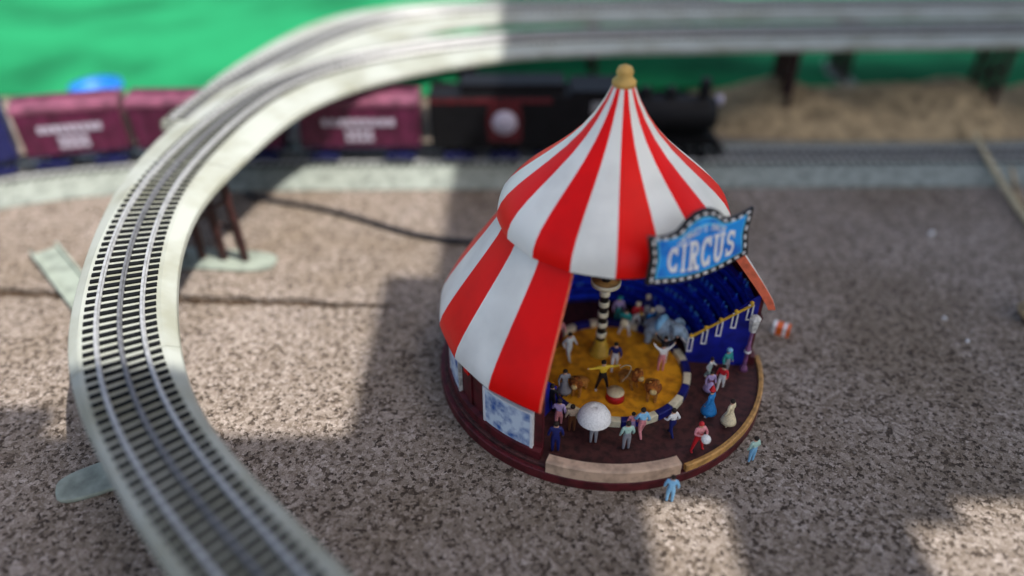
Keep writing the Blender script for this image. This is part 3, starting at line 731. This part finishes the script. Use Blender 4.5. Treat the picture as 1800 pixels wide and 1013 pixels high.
# the small arched lettering above
def text_mesh(s_):
    cu_ = bpy.data.curves.new("t", 'FONT'); cu_.body = s_; cu_.size = 1; cu_.offset = .012; cu_.align_x = 'CENTER'
    ob = bpy.data.objects.new("t", cu_); C.objects.link(ob)
    dg = bpy.context.evaluated_depsgraph_get(); me = bpy.data.meshes.new_from_object(ob.evaluated_get(dg))
    vs = [tuple(v.co) for v in me.vertices]; fs = [tuple(p.vertices) for p in me.polygons]
    bpy.data.objects.remove(ob); bpy.data.curves.remove(cu_); bpy.data.meshes.remove(me); return vs, fs
txt = "WORLD'S FAIR"; mb = MB(); n_ = len(txt)
for i, ch in enumerate(txt):
    if ch == ' ': continue
    vs, fs = text_mesh(ch); t = (i - (n_ - 1) / 2) / ((n_ - 1) / 2)
    ang = -t * .62; size = .0062
    ux = t * .0150; vy = (.815 * SH) - .0045 * t * t
    q = []
    for x_, y_, _ in vs:
        x2, y2 = x_ * size, y_ * size; xr = x2 * cos(ang) - y2 * sin(ang); yr = x2 * sin(ang) + y2 * cos(ang)
        q.append(SP((ux + xr) / SW, (vy + yr) / SH, .0024))
    mb.add(q, fs)
obj("small_lettering", mb, M_wpaint, sign)
obj("letter_arc", MB().add([SP(x_, y_, t) for t in (.0021, .00232) for x_, y_ in ([(-.42 + .84 * k / 12, .80 + .17 * (1 - ((k - 6) / 6) ** 2)) for k in range(13)] + [(.42 - .84 * k / 12, .755 + .17 * (1 - ((k - 6) / 6) ** 2)) for k in range(13)])],
    [tuple(range(26)), tuple(range(26, 52))] + [(i, (i + 1) % 26, 26 + (i + 1) % 26, 26 + i) for i in range(26)]), M_cyan2, sign)

# ------------------------------------------------------------------ little figures
FZ = .0116; SANDZ = .0129
def skin_mesh(verts, edges, radii, root=0, sub=2):
    me = bpy.data.meshes.new("skin"); me.from_pydata(verts, edges, [])
    ob = bpy.data.objects.new("skin", me); C.objects.link(ob)
    ob.modifiers.new("s", 'SKIN').use_smooth_shade = True
    for i, r in enumerate(radii): me.skin_vertices[0].data[i].radius = (r, r) if not isinstance(r, tuple) else r
    for i in range(len(verts)): me.skin_vertices[0].data[i].use_root = (i == root)
    sb = ob.modifiers.new("u", 'SUBSURF'); sb.levels = sub; sb.render_levels = sub
    dg = bpy.context.evaluated_depsgraph_get(); out = bpy.data.meshes.new_from_object(ob.evaluated_get(dg))
    bpy.data.objects.remove(ob); bpy.data.meshes.remove(me)
    for p in out.polygons: p.use_smooth = True
    return out
def pose(arms, legs, lean=0.0):
    """arms: [(elbow),(hand)] left/right, legs: [(knee),(ankle)]; returns the labelled skeleton of a 1-unit-tall body facing -Y"""
    V = [(0, 0, .52), (0, -lean * .4, .63), (0, -lean * .8, .75), (0, -lean, .835), (0, -lean - .012, .90), (0, -lean - .01, .955)]
    Rd = [.082, .074, .092, .040, .066, .052]; E = [(0, 1), (1, 2), (2, 3), (3, 4), (4, 5)]; lab = ['p', 't', 't', 'h', 'h']
    for sx_, (el, ha) in zip((-1, 1), arms):
        i = len(V); V += [(sx_ * .115, -lean * .85, .785), el, ha, tuple(ha[a] + (ha[a] - el[a]) * .28 for a in range(3))]
        Rd += [.046, .036, .026, .024]; E += [(2, i), (i, i + 1), (i + 1, i + 2), (i + 2, i + 3)]; lab += ['t', 't', 't', 'h']
    for sx_, (kn, an_) in zip((-1, 1), legs):
        i = len(V); V += [(sx_ * .055, 0, .47), kn, an_, (an_[0], an_[1] - .075, an_[2] - .022)]
        Rd += [.066, .046, .032, .028]; E += [(0, i), (i, i + 1), (i + 1, i + 2), (i + 2, i + 3)]; lab += ['p', 'p', 'p', 'b']
    me = skin_mesh(V, E, Rd, 0, 2)
    key = {'h': 0, 't': 1, 'p': 2, 'b': 3}; seg = [(Vector(V[a]), Vector(V[b]), key[l_]) for (a, b), l_ in zip(E, lab)]
    idx = []
    for p in me.polygons:
        c = p.center; best = (9, 0)
        for a, b, k_ in seg:
            ab = b - a; t = max(0, min(1, (c - a).dot(ab) / ab.length_squared)); dd = (c - a - ab * t).length
            if dd < best[0]: best = (dd, k_)
        idx.append(best[1])
    me.materials.clear()
    for _ in range(4): me.materials.append(PM('skin'))
    me.polygons.foreach_set("material_index", idx)
    zmin = min(v.co.z for v in me.vertices)
    for v in me.vertices: v.co.z -= zmin
    return me
ST = [((-.065, 0, .27), (-.065, .01, .04)), ((.065, 0, .27), (.065, .01, .04))]
WK = [((-.06, -.07, .28), (-.06, -.12, .045)), ((.06, .02, .27), (.06, .13, .06))]
WD = [((-.11, 0, .27), (-.16, .01, .04)), ((.11, 0, .27), (.16, .01, .04))]
SI = [((-.07, -.22, .47), (-.07, -.24, .24)), ((.07, -.22, .47), (.07, -.24, .24))]
POSES = {
 'stand': pose([((-.165, .01, .63), (-.17, -.05, .50)), ((.165, .01, .63), (.17, -.05, .50))], ST),
 'up': pose([((-.22, 0, .88), (-.30, -.02, 1.03)), ((.22, 0, .88), (.30, -.02, 1.03))], ST),
 'play': pose([((-.17, -.04, .66), (-.08, -.17, .70)), ((.17, -.04, .66), (.08, -.17, .70))], WD),
 'walk': pose([((-.16, .06, .64), (-.17, -.02, .52)), ((.16, -.06, .64), (.15, -.17, .60))], WK, .03),
 'out': pose([((-.26, 0, .76), (-.40, -.03, .80)), ((.26, 0, .76), (.40, -.03, .80))], WD),
 'sit': pose([((-.16, -.05, .64), (-.10, -.20, .60)), ((.16, -.05, .64), (.10, -.20, .60))], SI, .02)}
HEAD_C = (0, -.012, .935)
def figurine(label, x, y, face, pz, cols, h=.0275, z=FZ, hat=None, hair=True, skirt=None, extra=None, group="figures in the tent"):
    """cols = skin, top, legs, boots; face = heading in degrees, 0 looks at the viewer"""
    S = h / .985
    root = thing("figurine", label, "figurine", (x, y, z), group); root.rotation_euler = (0, 0, R(face))
    me = POSES[pz].copy(); me.transform(Matrix.Scale(S, 4))
    for i, c in enumerate(cols): me.materials[i] = PM(c)
    link(bpy.data.objects.new("body", me), root)
    zs = max(v.co.z for v in me.vertices) / S if pz not in ('up', 'out') else .985
    top = {'sit': .985 - .235}.get(pz, .985)
    ln_ = {'walk': .03, 'sit': .02}.get(pz, 0)
    def sc(mb): mb.v = [(a * S, b * S, c * S) for a, b, c in mb.v]; return mb
    hc = (0, -.012 - ln_, top - .068)
    if hair:
        obj("hair", sc(MB().sphere((hc[0], hc[1] + .014, hc[2] + .012), .070, 12, 8, sc=(1, .96, 1.0))), M_hair if hair is True else PM(hair), root, False)
    if hat:
        kind, hcol = hat
        if kind == 'top': prof = [(.12, .035), (.12, .05), (.066, .052), (.07, .16), (.0005, .162)]
        elif kind == 'cone': prof = [(.082, .02), (.05, .10), (.0005, .21)]
        else: prof = [(.085, .015), (.082, .06), (.05, .09), (.0005, .10)]
        obj("hat", sc(MB().lathe(prof, hc, 14)), PM(hcol), root, False)
    if skirt:
        obj("skirt", sc(MB().lathe([(.075, .60), (.12, .48), (.19, .30), (.21, .22), (.19, .22), (.0005, .5)], (0, 0, -.02), 16)), PM(skirt), root, False)
    if extra: extra(root, S)
    return root
def drum(root, S):
    d_ = obj("drum", MB().lathe([(.0003, -.05 * S), (.115 * S, -.05 * S), (.115 * S, .05 * S), (.0003, .05 * S)], seg=20), PM('cream'), root, False); d_.location = (0, -.21 * S, .60 * S); d_.rotation_euler = (R(70), 0, R(15))
def horn(root, S):
    obj("trumpet", MB().tube([(0, -.12 * S, .86 * S), (0, -.25 * S, .84 * S), (0, -.36 * S, .83 * S)], [.012 * S, .016 * S, .06 * S], 10), M_finial, root, False)
def tuba(root, S):
    obj("tuba", MB().tube([(.12 * S, -.10 * S, .58 * S), (.17 * S, -.10 * S, .72 * S), (.18 * S, -.10 * S, .90 * S), (.19 * S, -.12 * S, 1.0 * S)], [.05 * S, .06 * S, .08 * S, .15 * S], 12), PM('pale'), root, False)
def parasol(root, S):
    obj("parasol", MB().lathe([(.42, 0), (.40, .12), (.31, .27), (.17, .37), (.0005, .41), (.0005, .38), (.16, .345), (.29, .25), (.39, .0)], (0, -.05, .78), 22).__class__() if False else _sc(MB().lathe([(.44, .0), (.42, .13), (.33, .28), (.18, .38), (.0005, .42), (.0005, .40), (.17, .36), (.31, .265), (.41, .005)], (0, -.16, .74), 22), S), PM('white'), root, False)
    obj("parasol_stick", _sc(MB().tube([(0, -.16, .55), (0, -.16, 1.14)], .014, 6), S), M_wpaint, root, False)
def _sc(mb, S): mb.v = [(a * S, b * S, c * S) for a, b, c in mb.v]; return mb
def ball(col):
    def f(root, S): obj("ball", _sc(MB().sphere((0, -.26, .66), .12, 14, 9), S), PM(col), root, False)
    return f
F = figurine
# band at the back of the ring
F("figurine in a red jacket and white trousers, middle of the band", .1075, .5015, 10, 'play', ('skin', 'red', 'white', 'black'), .0290, hat=('cap', 'cream'), extra=horn)
F("figurine in a blue jacket with a pale tuba, right of the red-jacketed one", .1185, .4945, 25, 'play', ('skin', 'blue', 'white', 'white'), .0275, hat=('cap', 'cream'), extra=tuba)
F("figurine in a green jacket beating a cream drum, left of the red-jacketed one", .0965, .4925, -20, 'play', ('skin', 'teal', 'white', 'white'), .0275, z=SANDZ, extra=drum)
F("figurine in a lilac top standing behind the drummer", .0930, .5100, 0, 'stand', ('skin', 'lilac', 'teal', 'black'), .0285, hat=('cap', 'teal'))
F("small figurine with a cream cap at the back of the band", .1180, .5125, 0, 'stand', ('skin', 'navy', 'white', 'black'), .0285, hat=('cap', 'cream'))
# in the ring
F("figurine in dark jacket and white tights standing just behind the animal tamer", .0830, .4490, -10, 'walk', ('skin', 'navy', 'white', 'white'), .0280, z=SANDZ)
tamer = F("animal tamer figurine in a yellow shirt and black trousers with raised arms", .0705, .4245, 10, 'out', ('skin', 'yellow', 'black', 'white'), .0300, z=SANDZ)
F("acrobat figurine in white and pink with both arms up, before the elephant", .1205, .4475, 0, 'up', ('skin', 'white', 'pink', 'pink'), .0270, z=SANDZ)
F("acrobat figurine in a black bodice leaning against the elephant's foreleg", .1240, .4570, -15, 'up', ('skin', 'black', 'white', 'white'), .0270, z=SANDZ)
F("pale-suited figurine at the left of the ring near the roof edge", .0465, .4605, 35, 'walk', ('skin', 'pale', 'pale', 'cream'), .0285, z=SANDZ)
F("pink-shirted figurine beyond the pale-suited one at the ring's left", .0395, .4770, 20, 'stand', ('skin', 'pink', 'maroon', 'black'), .0290, z=SANDZ)
F("figurine in a long grey dress at the left front of the ring", .0405, .4175, 10, 'stand', ('skin', 'grey', 'grey', 'black'), .0270, z=SANDZ, skirt='grey')
# front crowd
F("figurine in black with its back turned, beside the red roof corner", .0300, .4020, 160, 'stand', ('skin', 'black', 'black', 'black'), .0280)
F("figurine in a lilac coat between the navy panel and the ring", .0345, .3850, 175, 'walk', ('skin', 'lilac', 'pink', 'black'), .0285)
F("figurine in beige seen from behind at the front left of the ring", .0440, .3815, 180, 'stand', ('skin', 'beige', 'brown', 'black'), .0270)
F("figurine in a navy suit at the far left of the front row", .0310, .3620, 180, 'stand', ('skin', 'navy', 'navy', 'black'), .0300)
F("figurine under a big white parasol in the middle of the front row", .0590, .3700, 180, 'stand', ('skin', 'white', 'grey', 'black'), .0275, extra=parasol)
F("figurine in a grey-green coat right of the white parasol", .0820, .3640, 190, 'stand', ('skin', 'mint', 'grey', 'black'), .0280)
F("figurine in a sky blue shirt and pink trousers by the ring blocks", .0945, .3760, 200, 'walk', ('skin', 'sky', 'pink', 'black'), .0285)
F("child figurine in pink next to the sky blue shirt", .0880, .3790, 185, 'stand', ('skin', 'pink', 'lilac', 'black'), .0220)
F("figurine in a white blouse walking along the ring blocks", .1170, .3770, 215, 'walk', ('skin', 'white', 'navy', 'black'), .0270)
F("figurine in a bright blue dress and red hat at the right front", .1480, .3960, 230, 'stand', ('skin', 'blue', 'blue', 'white'), .0290, hat=('cone', 'red'), skirt='blue')
F("figurine in a cream cape at the right end of the floor", .1605, .3860, 225, 'stand', ('skin', 'cream', 'cream', 'brown'), .0280, skirt='cream')
F("clown figurine in pink holding a white ball at the front right", .1330, .3630, 20, 'play', ('skin', 'pink', 'red', 'red'), .0285, hair='red', extra=ball('white'))
F("figurine in pale blue standing on the concrete before the tent", .1085, .3270, 170, 'stand', ('skin', 'sky', 'sky', 'grey'), .0270, z=0)
F("figurine in mint green standing on the concrete right of the tent front", .1740, .3625, 205, 'stand', ('skin', 'mint', 'sky', 'grey'), .0260, z=0)
# right-hand floor
F("crouched-looking pale figurine walking below the stair rail", .1570, .4380, 60, 'walk', ('skin', 'pale', 'mint', 'white'), .0230)
F("teal figurine with a pale cap below the blue end panel", .1720, .4440, 30, 'stand', ('skin', 'teal', 'grey', 'white'), .0265, hat=('cap', 'sky'))
F("figurine in red and white striding on the dark right-hand floor", .1645, .4270, -30, 'walk', ('skin', 'red', 'white', 'white'), .0250)
F("figurine in a lilac dress on the dark floor beside the ring blocks", .1540, .4215, 10, 'stand', ('skin', 'lilac', 'maroon', 'black'), .0230, skirt='lilac')

# whip held by the tamer, lions, elephant, tub
o = obj("whip", MB().tube(catmull([(.0830, .4225, .0372), (.0865, .4225, .0400), (.0905, .4230, .0390), (.0915, .4240, .0340), (.0895, .4245, .0270), (.0860, .4250, .0210)], 22)[0], .0005, 6), M_straw)
tag(o, "thin curved tan whip in the tamer's hand", "whip")
LION_V = [(0, .35, .42), (0, .1, .45), (0, -.18, .55), (0, -.34, .72), (0, -.50, .74), (0, -.60, .68),
          (-.12, -.2, .45), (-.13, -.22, .2), (-.13, -.27, .03), (-.13, -.36, .02), (.12, -.2, .45), (.13, -.22, .2), (.13, -.27, .03), (.13, -.36, .02),
          (-.14, .34, .34), (-.2, .18, .2), (-.2, .34, .06), (-.2, .2, .02), (.14, .34, .34), (.2, .18, .2), (.2, .34, .06), (.2, .2, .02), (0, .5, .3), (.08, .62, .12), (.25, .66, .05)]
LION_E = [(0, 1), (1, 2), (2, 3), (3, 4), (4, 5), (2, 6), (6, 7), (7, 8), (8, 9), (2, 10), (10, 11), (11, 12), (12, 13), (0, 14), (14, 15), (15, 16), (16, 17), (0, 18), (18, 19), (19, 20), (20, 21), (0, 22), (22, 23), (23, 24)]
LION_R = [.2, .2, .2, .14, .13, .07, .1, .07, .055, .05, .1, .07, .055, .05, .15, .10, .06, .05, .15, .10, .06, .05, .05, .035, .035]
lion_me = skin_mesh(LION_V, LION_E, LION_R); lion_me.materials.clear(); lion_me.materials.append(M_lion)
zm = min(v.co.z for v in lion_me.vertices)
for v in lion_me.vertices: v.co.z -= zm
def lion(label, x, y, face, s_=.0205):
    root = thing("lion", label, "lion", (x, y, SANDZ), "lions in the ring"); root.rotation_euler = (0, 0, R(face))
    me = lion_me.copy(); me.transform(Matrix.Scale(s_, 4)); link(bpy.data.objects.new("body", me), root)
    mb = MB().sphere((0, -.36, .74 - zm), .27, 16, 10, sc=(1, .62, 1.08)); mb.v = [tuple(c * (1 + random.uniform(-.09, .09)) if i_ != 1 else c for i_, c in enumerate(v)) for v in mb.v]
    obj("mane", _sc(mb, s_), M_mane, root, False)
    obj("muzzle", _sc(MB().sphere((0, -.565, .70 - zm), .115, 12, 8, sc=(1.1, .9, .85)), s_), M_muzzle, root, False)
    for q in (-1, 1): obj("ear", _sc(MB().sphere((q * .13, -.40, .98 - zm), .06, 8, 6, sc=(1, .5, 1)), s_), M_lion, root, False)
lion("brown lion at the left front of the ring", .0520, .4220, -25)
lion("brown lion right of the tamer, turned sideways", .0930, .4300, 35)
lion("brown lion with a pale muzzle, nearest the ring's right front", .1085, .4170, -10, .0225)
root = thing("animal_tub", "small red performing tub beside the tamer", "tub", (.0800, .4150, SANDZ))
obj("tub_body", MB().lathe([(.0003, 0), (.0075, 0), (.0062, .0062), (.0003, .0064)], seg=20), PM('red'), root, False)
obj("tub_rim", MB().lathe([(.0060, .0060), (.0068, .0062), (.0068, .0070), (.0003, .0072)], seg=20), PM('cream'), root, False)
EV = [(0, .5, .82), (0, .2, .88), (0, -.15, .90), (0, -.42, .95), (0, -.62, 1.02), (0, -.80, .92), (0, -.90, .70), (0, -.93, .45), (0, -1.0, .28),
      (-.2, -.22, .70), (-.21, -.24, .38), (-.21, -.26, .05), (.2, -.22, .70), (.21, -.24, .38), (.21, -.26, .05), (-.2, .45, .62), (-.21, .42, .34), (-.21, .46, .05), (.2, .45, .62), (.21, .42, .34), (.21, .46, .05), (0, .72, .75), (0, .78, .5)]
EE = [(0, 1), (1, 2), (2, 3), (3, 4), (4, 5), (5, 6), (6, 7), (7, 8), (2, 9), (9, 10), (10, 11), (2, 12), (12, 13), (13, 14), (0, 15), (15, 16), (16, 17), (0, 18), (18, 19), (19, 20), (0, 21), (21, 22)]
ER = [.33, .37, .35, .24, .25, .15, .10, .075, .06, .17, .13, .13, .17, .13, .13, .19, .14, .13, .19, .14, .13, .05, .03]
eme = skin_mesh(EV, EE, ER); eme.materials.clear(); eme.materials.append(M_steelblue); zm2 = min(v.co.z for v in eme.vertices); es = .0240
for v in eme.vertices: v.co.z -= zm2
eme.transform(Matrix.Scale(es, 4))
root = thing("elephant", "grey-blue toy elephant standing at the back right of the ring", "elephant", (.1265, .4790, SANDZ)); root.rotation_euler = (0, 0, R(52))
link(bpy.data.objects.new("body", eme), root)
for q in (-1, 1):
    o = obj("ear", _sc(MB().sphere((0, 0, 0), .27, 14, 8, sc=(.16, .8, 1.05)), es), M_steelblue, root, False); o.location = (q * .27 * es, -.42 * es, (1.0 - zm2) * es); o.rotation_euler = (0, 0, R(q * 28))
    obj("tusk", _sc(MB().tube([(q * .12, -.74, .84 - zm2), (q * .15, -.92, .74 - zm2), (q * .15, -1.04, .80 - zm2)], [.04, .035, .012], 8), es), M_wpaint, root, False)
obj("saddle_blanket", _sc(MB().sphere((0, .1, .93 - zm2), .385, 16, 8, sc=(1.0, .55, 1.0)), es), PM('sky'), root, False)

# lamp post on the right of the floor
root = thing("lamp_post", "mauve lamp post with a white lantern before the blue end panel", "lamp post", (.1885, .4490, FZ))
obj("post", MB().lathe([(.0003, 0), (.0036, 0), (.0030, .003), (.0016, .004), (.0015, .0185), (.0022, .0190), (.0022, .0235), (.0014, .0240), (.0013, .041), (.0003, .041)], seg=14), M_mauve, root, False)
obj("collar", MB().lathe([(.0023, .0188), (.0027, .0190), (.0027, .0204), (.0023, .0206)], seg=14), M_wpaint, root, False)
obj("lantern", MB().lathe([(.0003, .0405), (.0030, .0405), (.0044, .0515), (.0048, .0525), (.0030, .0550), (.0003, .0562)], seg=6, sm=False), M_lantern, root, False)

# ------------------------------------------------------------------ small things on the ground
root = thing("striped_block", "tiny orange and white striped block lying right of the tent", "block", (.2395, .5105, 0)); root.rotation_euler = (0, 0, R(-28))
for i in range(5):
    obj("stripe", MB().box((-.0058 + i * .0029, 0, .0043), (.00286, .0095, .0086)), M_orange if i in (1, 2, 4) else M_wpaint, root, False)
o = obj("stick", MB().tube([(.585, .870, .028), (.580, .820, .0165), (.570, .755, .0095), (.563, .700, .0045), (.560, .665, .0035)], [.0026, .0032, .0035, .0034, .0030], 8), M_straw); tag(o, "pale dry stick leaning on the rear track at the right edge", "stick")
o = obj("stick", MB().tube([(.597, .800, .0165), (.583, .755, .0070), (.577, .725, .0030)], [.0018, .0026, .0024], 8), M_stone); tag(o, "shorter tan stick beside the pale one at the right edge", "stick")
def rock(label, x, y, r, m, sc=(1, 1, .6), z=0):
    rnd = random.Random(int(x * 9999)); mb = MB().sphere((0, 0, 0), r, 14, 9)
    ph = [rnd.uniform(0, 6) for _ in range(6)]
    mb.v = [tuple(c * s_ * (1 + .16 * sin(v[0] / r * 2.3 + ph[0]) * cos(v[1] / r * 2.7 + ph[1]) + .08 * sin(v[2] / r * 5 + ph[2] + v[0] / r * 4)) for c, s_ in zip(v, sc)) for v in mb.v]
    zmn = min(v[2] for v in mb.v); mb.v = [(a + x, b + y, c - zmn * .8 + z) for a, b, c in mb.v]
    o = obj("stone", mb, m); tag(o, label, "stone"); return o
rock("tan stone at the right edge, level with the tent floor", .4800, .5320, .0210, M_stone, (1, .75, .55))
rock("tiny white pebble right of the circus sign", .4490, .6745, .0030, M_wpaint, (1, .8, .9))
rock("tiny white pebble between the sign and the striped block", .3950, .5300, .0018, M_wpaint)
rock("tiny white pebble below the tan stone at the right", .4000, .4980, .0016, M_wpaint)
mb = MB(); nx, ny = 70, 14; vs = []
for j in range(ny + 1):
    for i in range(nx + 1):
        x = .27 + 1.0 * i / nx; v_ = j / ny; y = .915 + .17 * v_ + .012 * sin(9 * x)
        e_ = min(1, i / 7, (nx - i) / 7) * sin(pi * v_) ** .8
        dip = 1 - .75 * math.exp(-((x - .70) / .05) ** 2)
        z = .046 * e_ * dip * (1 + .25 * sin(17 * x + 3) + .18 * sin(41 * x + 9 * v_)) + random.uniform(-.002, .002) * e_
        vs.append((x, y, z - .001))
mb.add(vs, [(j * (nx + 1) + i, j * (nx + 1) + i + 1, (j + 1) * (nx + 1) + i + 1, (j + 1) * (nx + 1) + i) for j in range(ny) for i in range(nx)], 0, True)
o = obj("dirt_bank", mb, M_stone); tag(o, "low brown bank of dirt behind the rear track at the right", kind="structure")
root = thing("bucket", "blue plastic bucket standing behind the maroon freight car", "bucket", (-.560, .965, .0))
bk = obj("bucket_body", MB().lathe([(.0003, .0), (.026, .0), (.031, .056), (.029, .056), (.0245, .005), (.0003, .005)], seg=28), M_bucket, root, False)
obj("bucket_rim", MB().lathe([(.0308, .051), (.0332, .051), (.0332, .0575), (.0308, .0575)], seg=28), M_bucket, root, False)
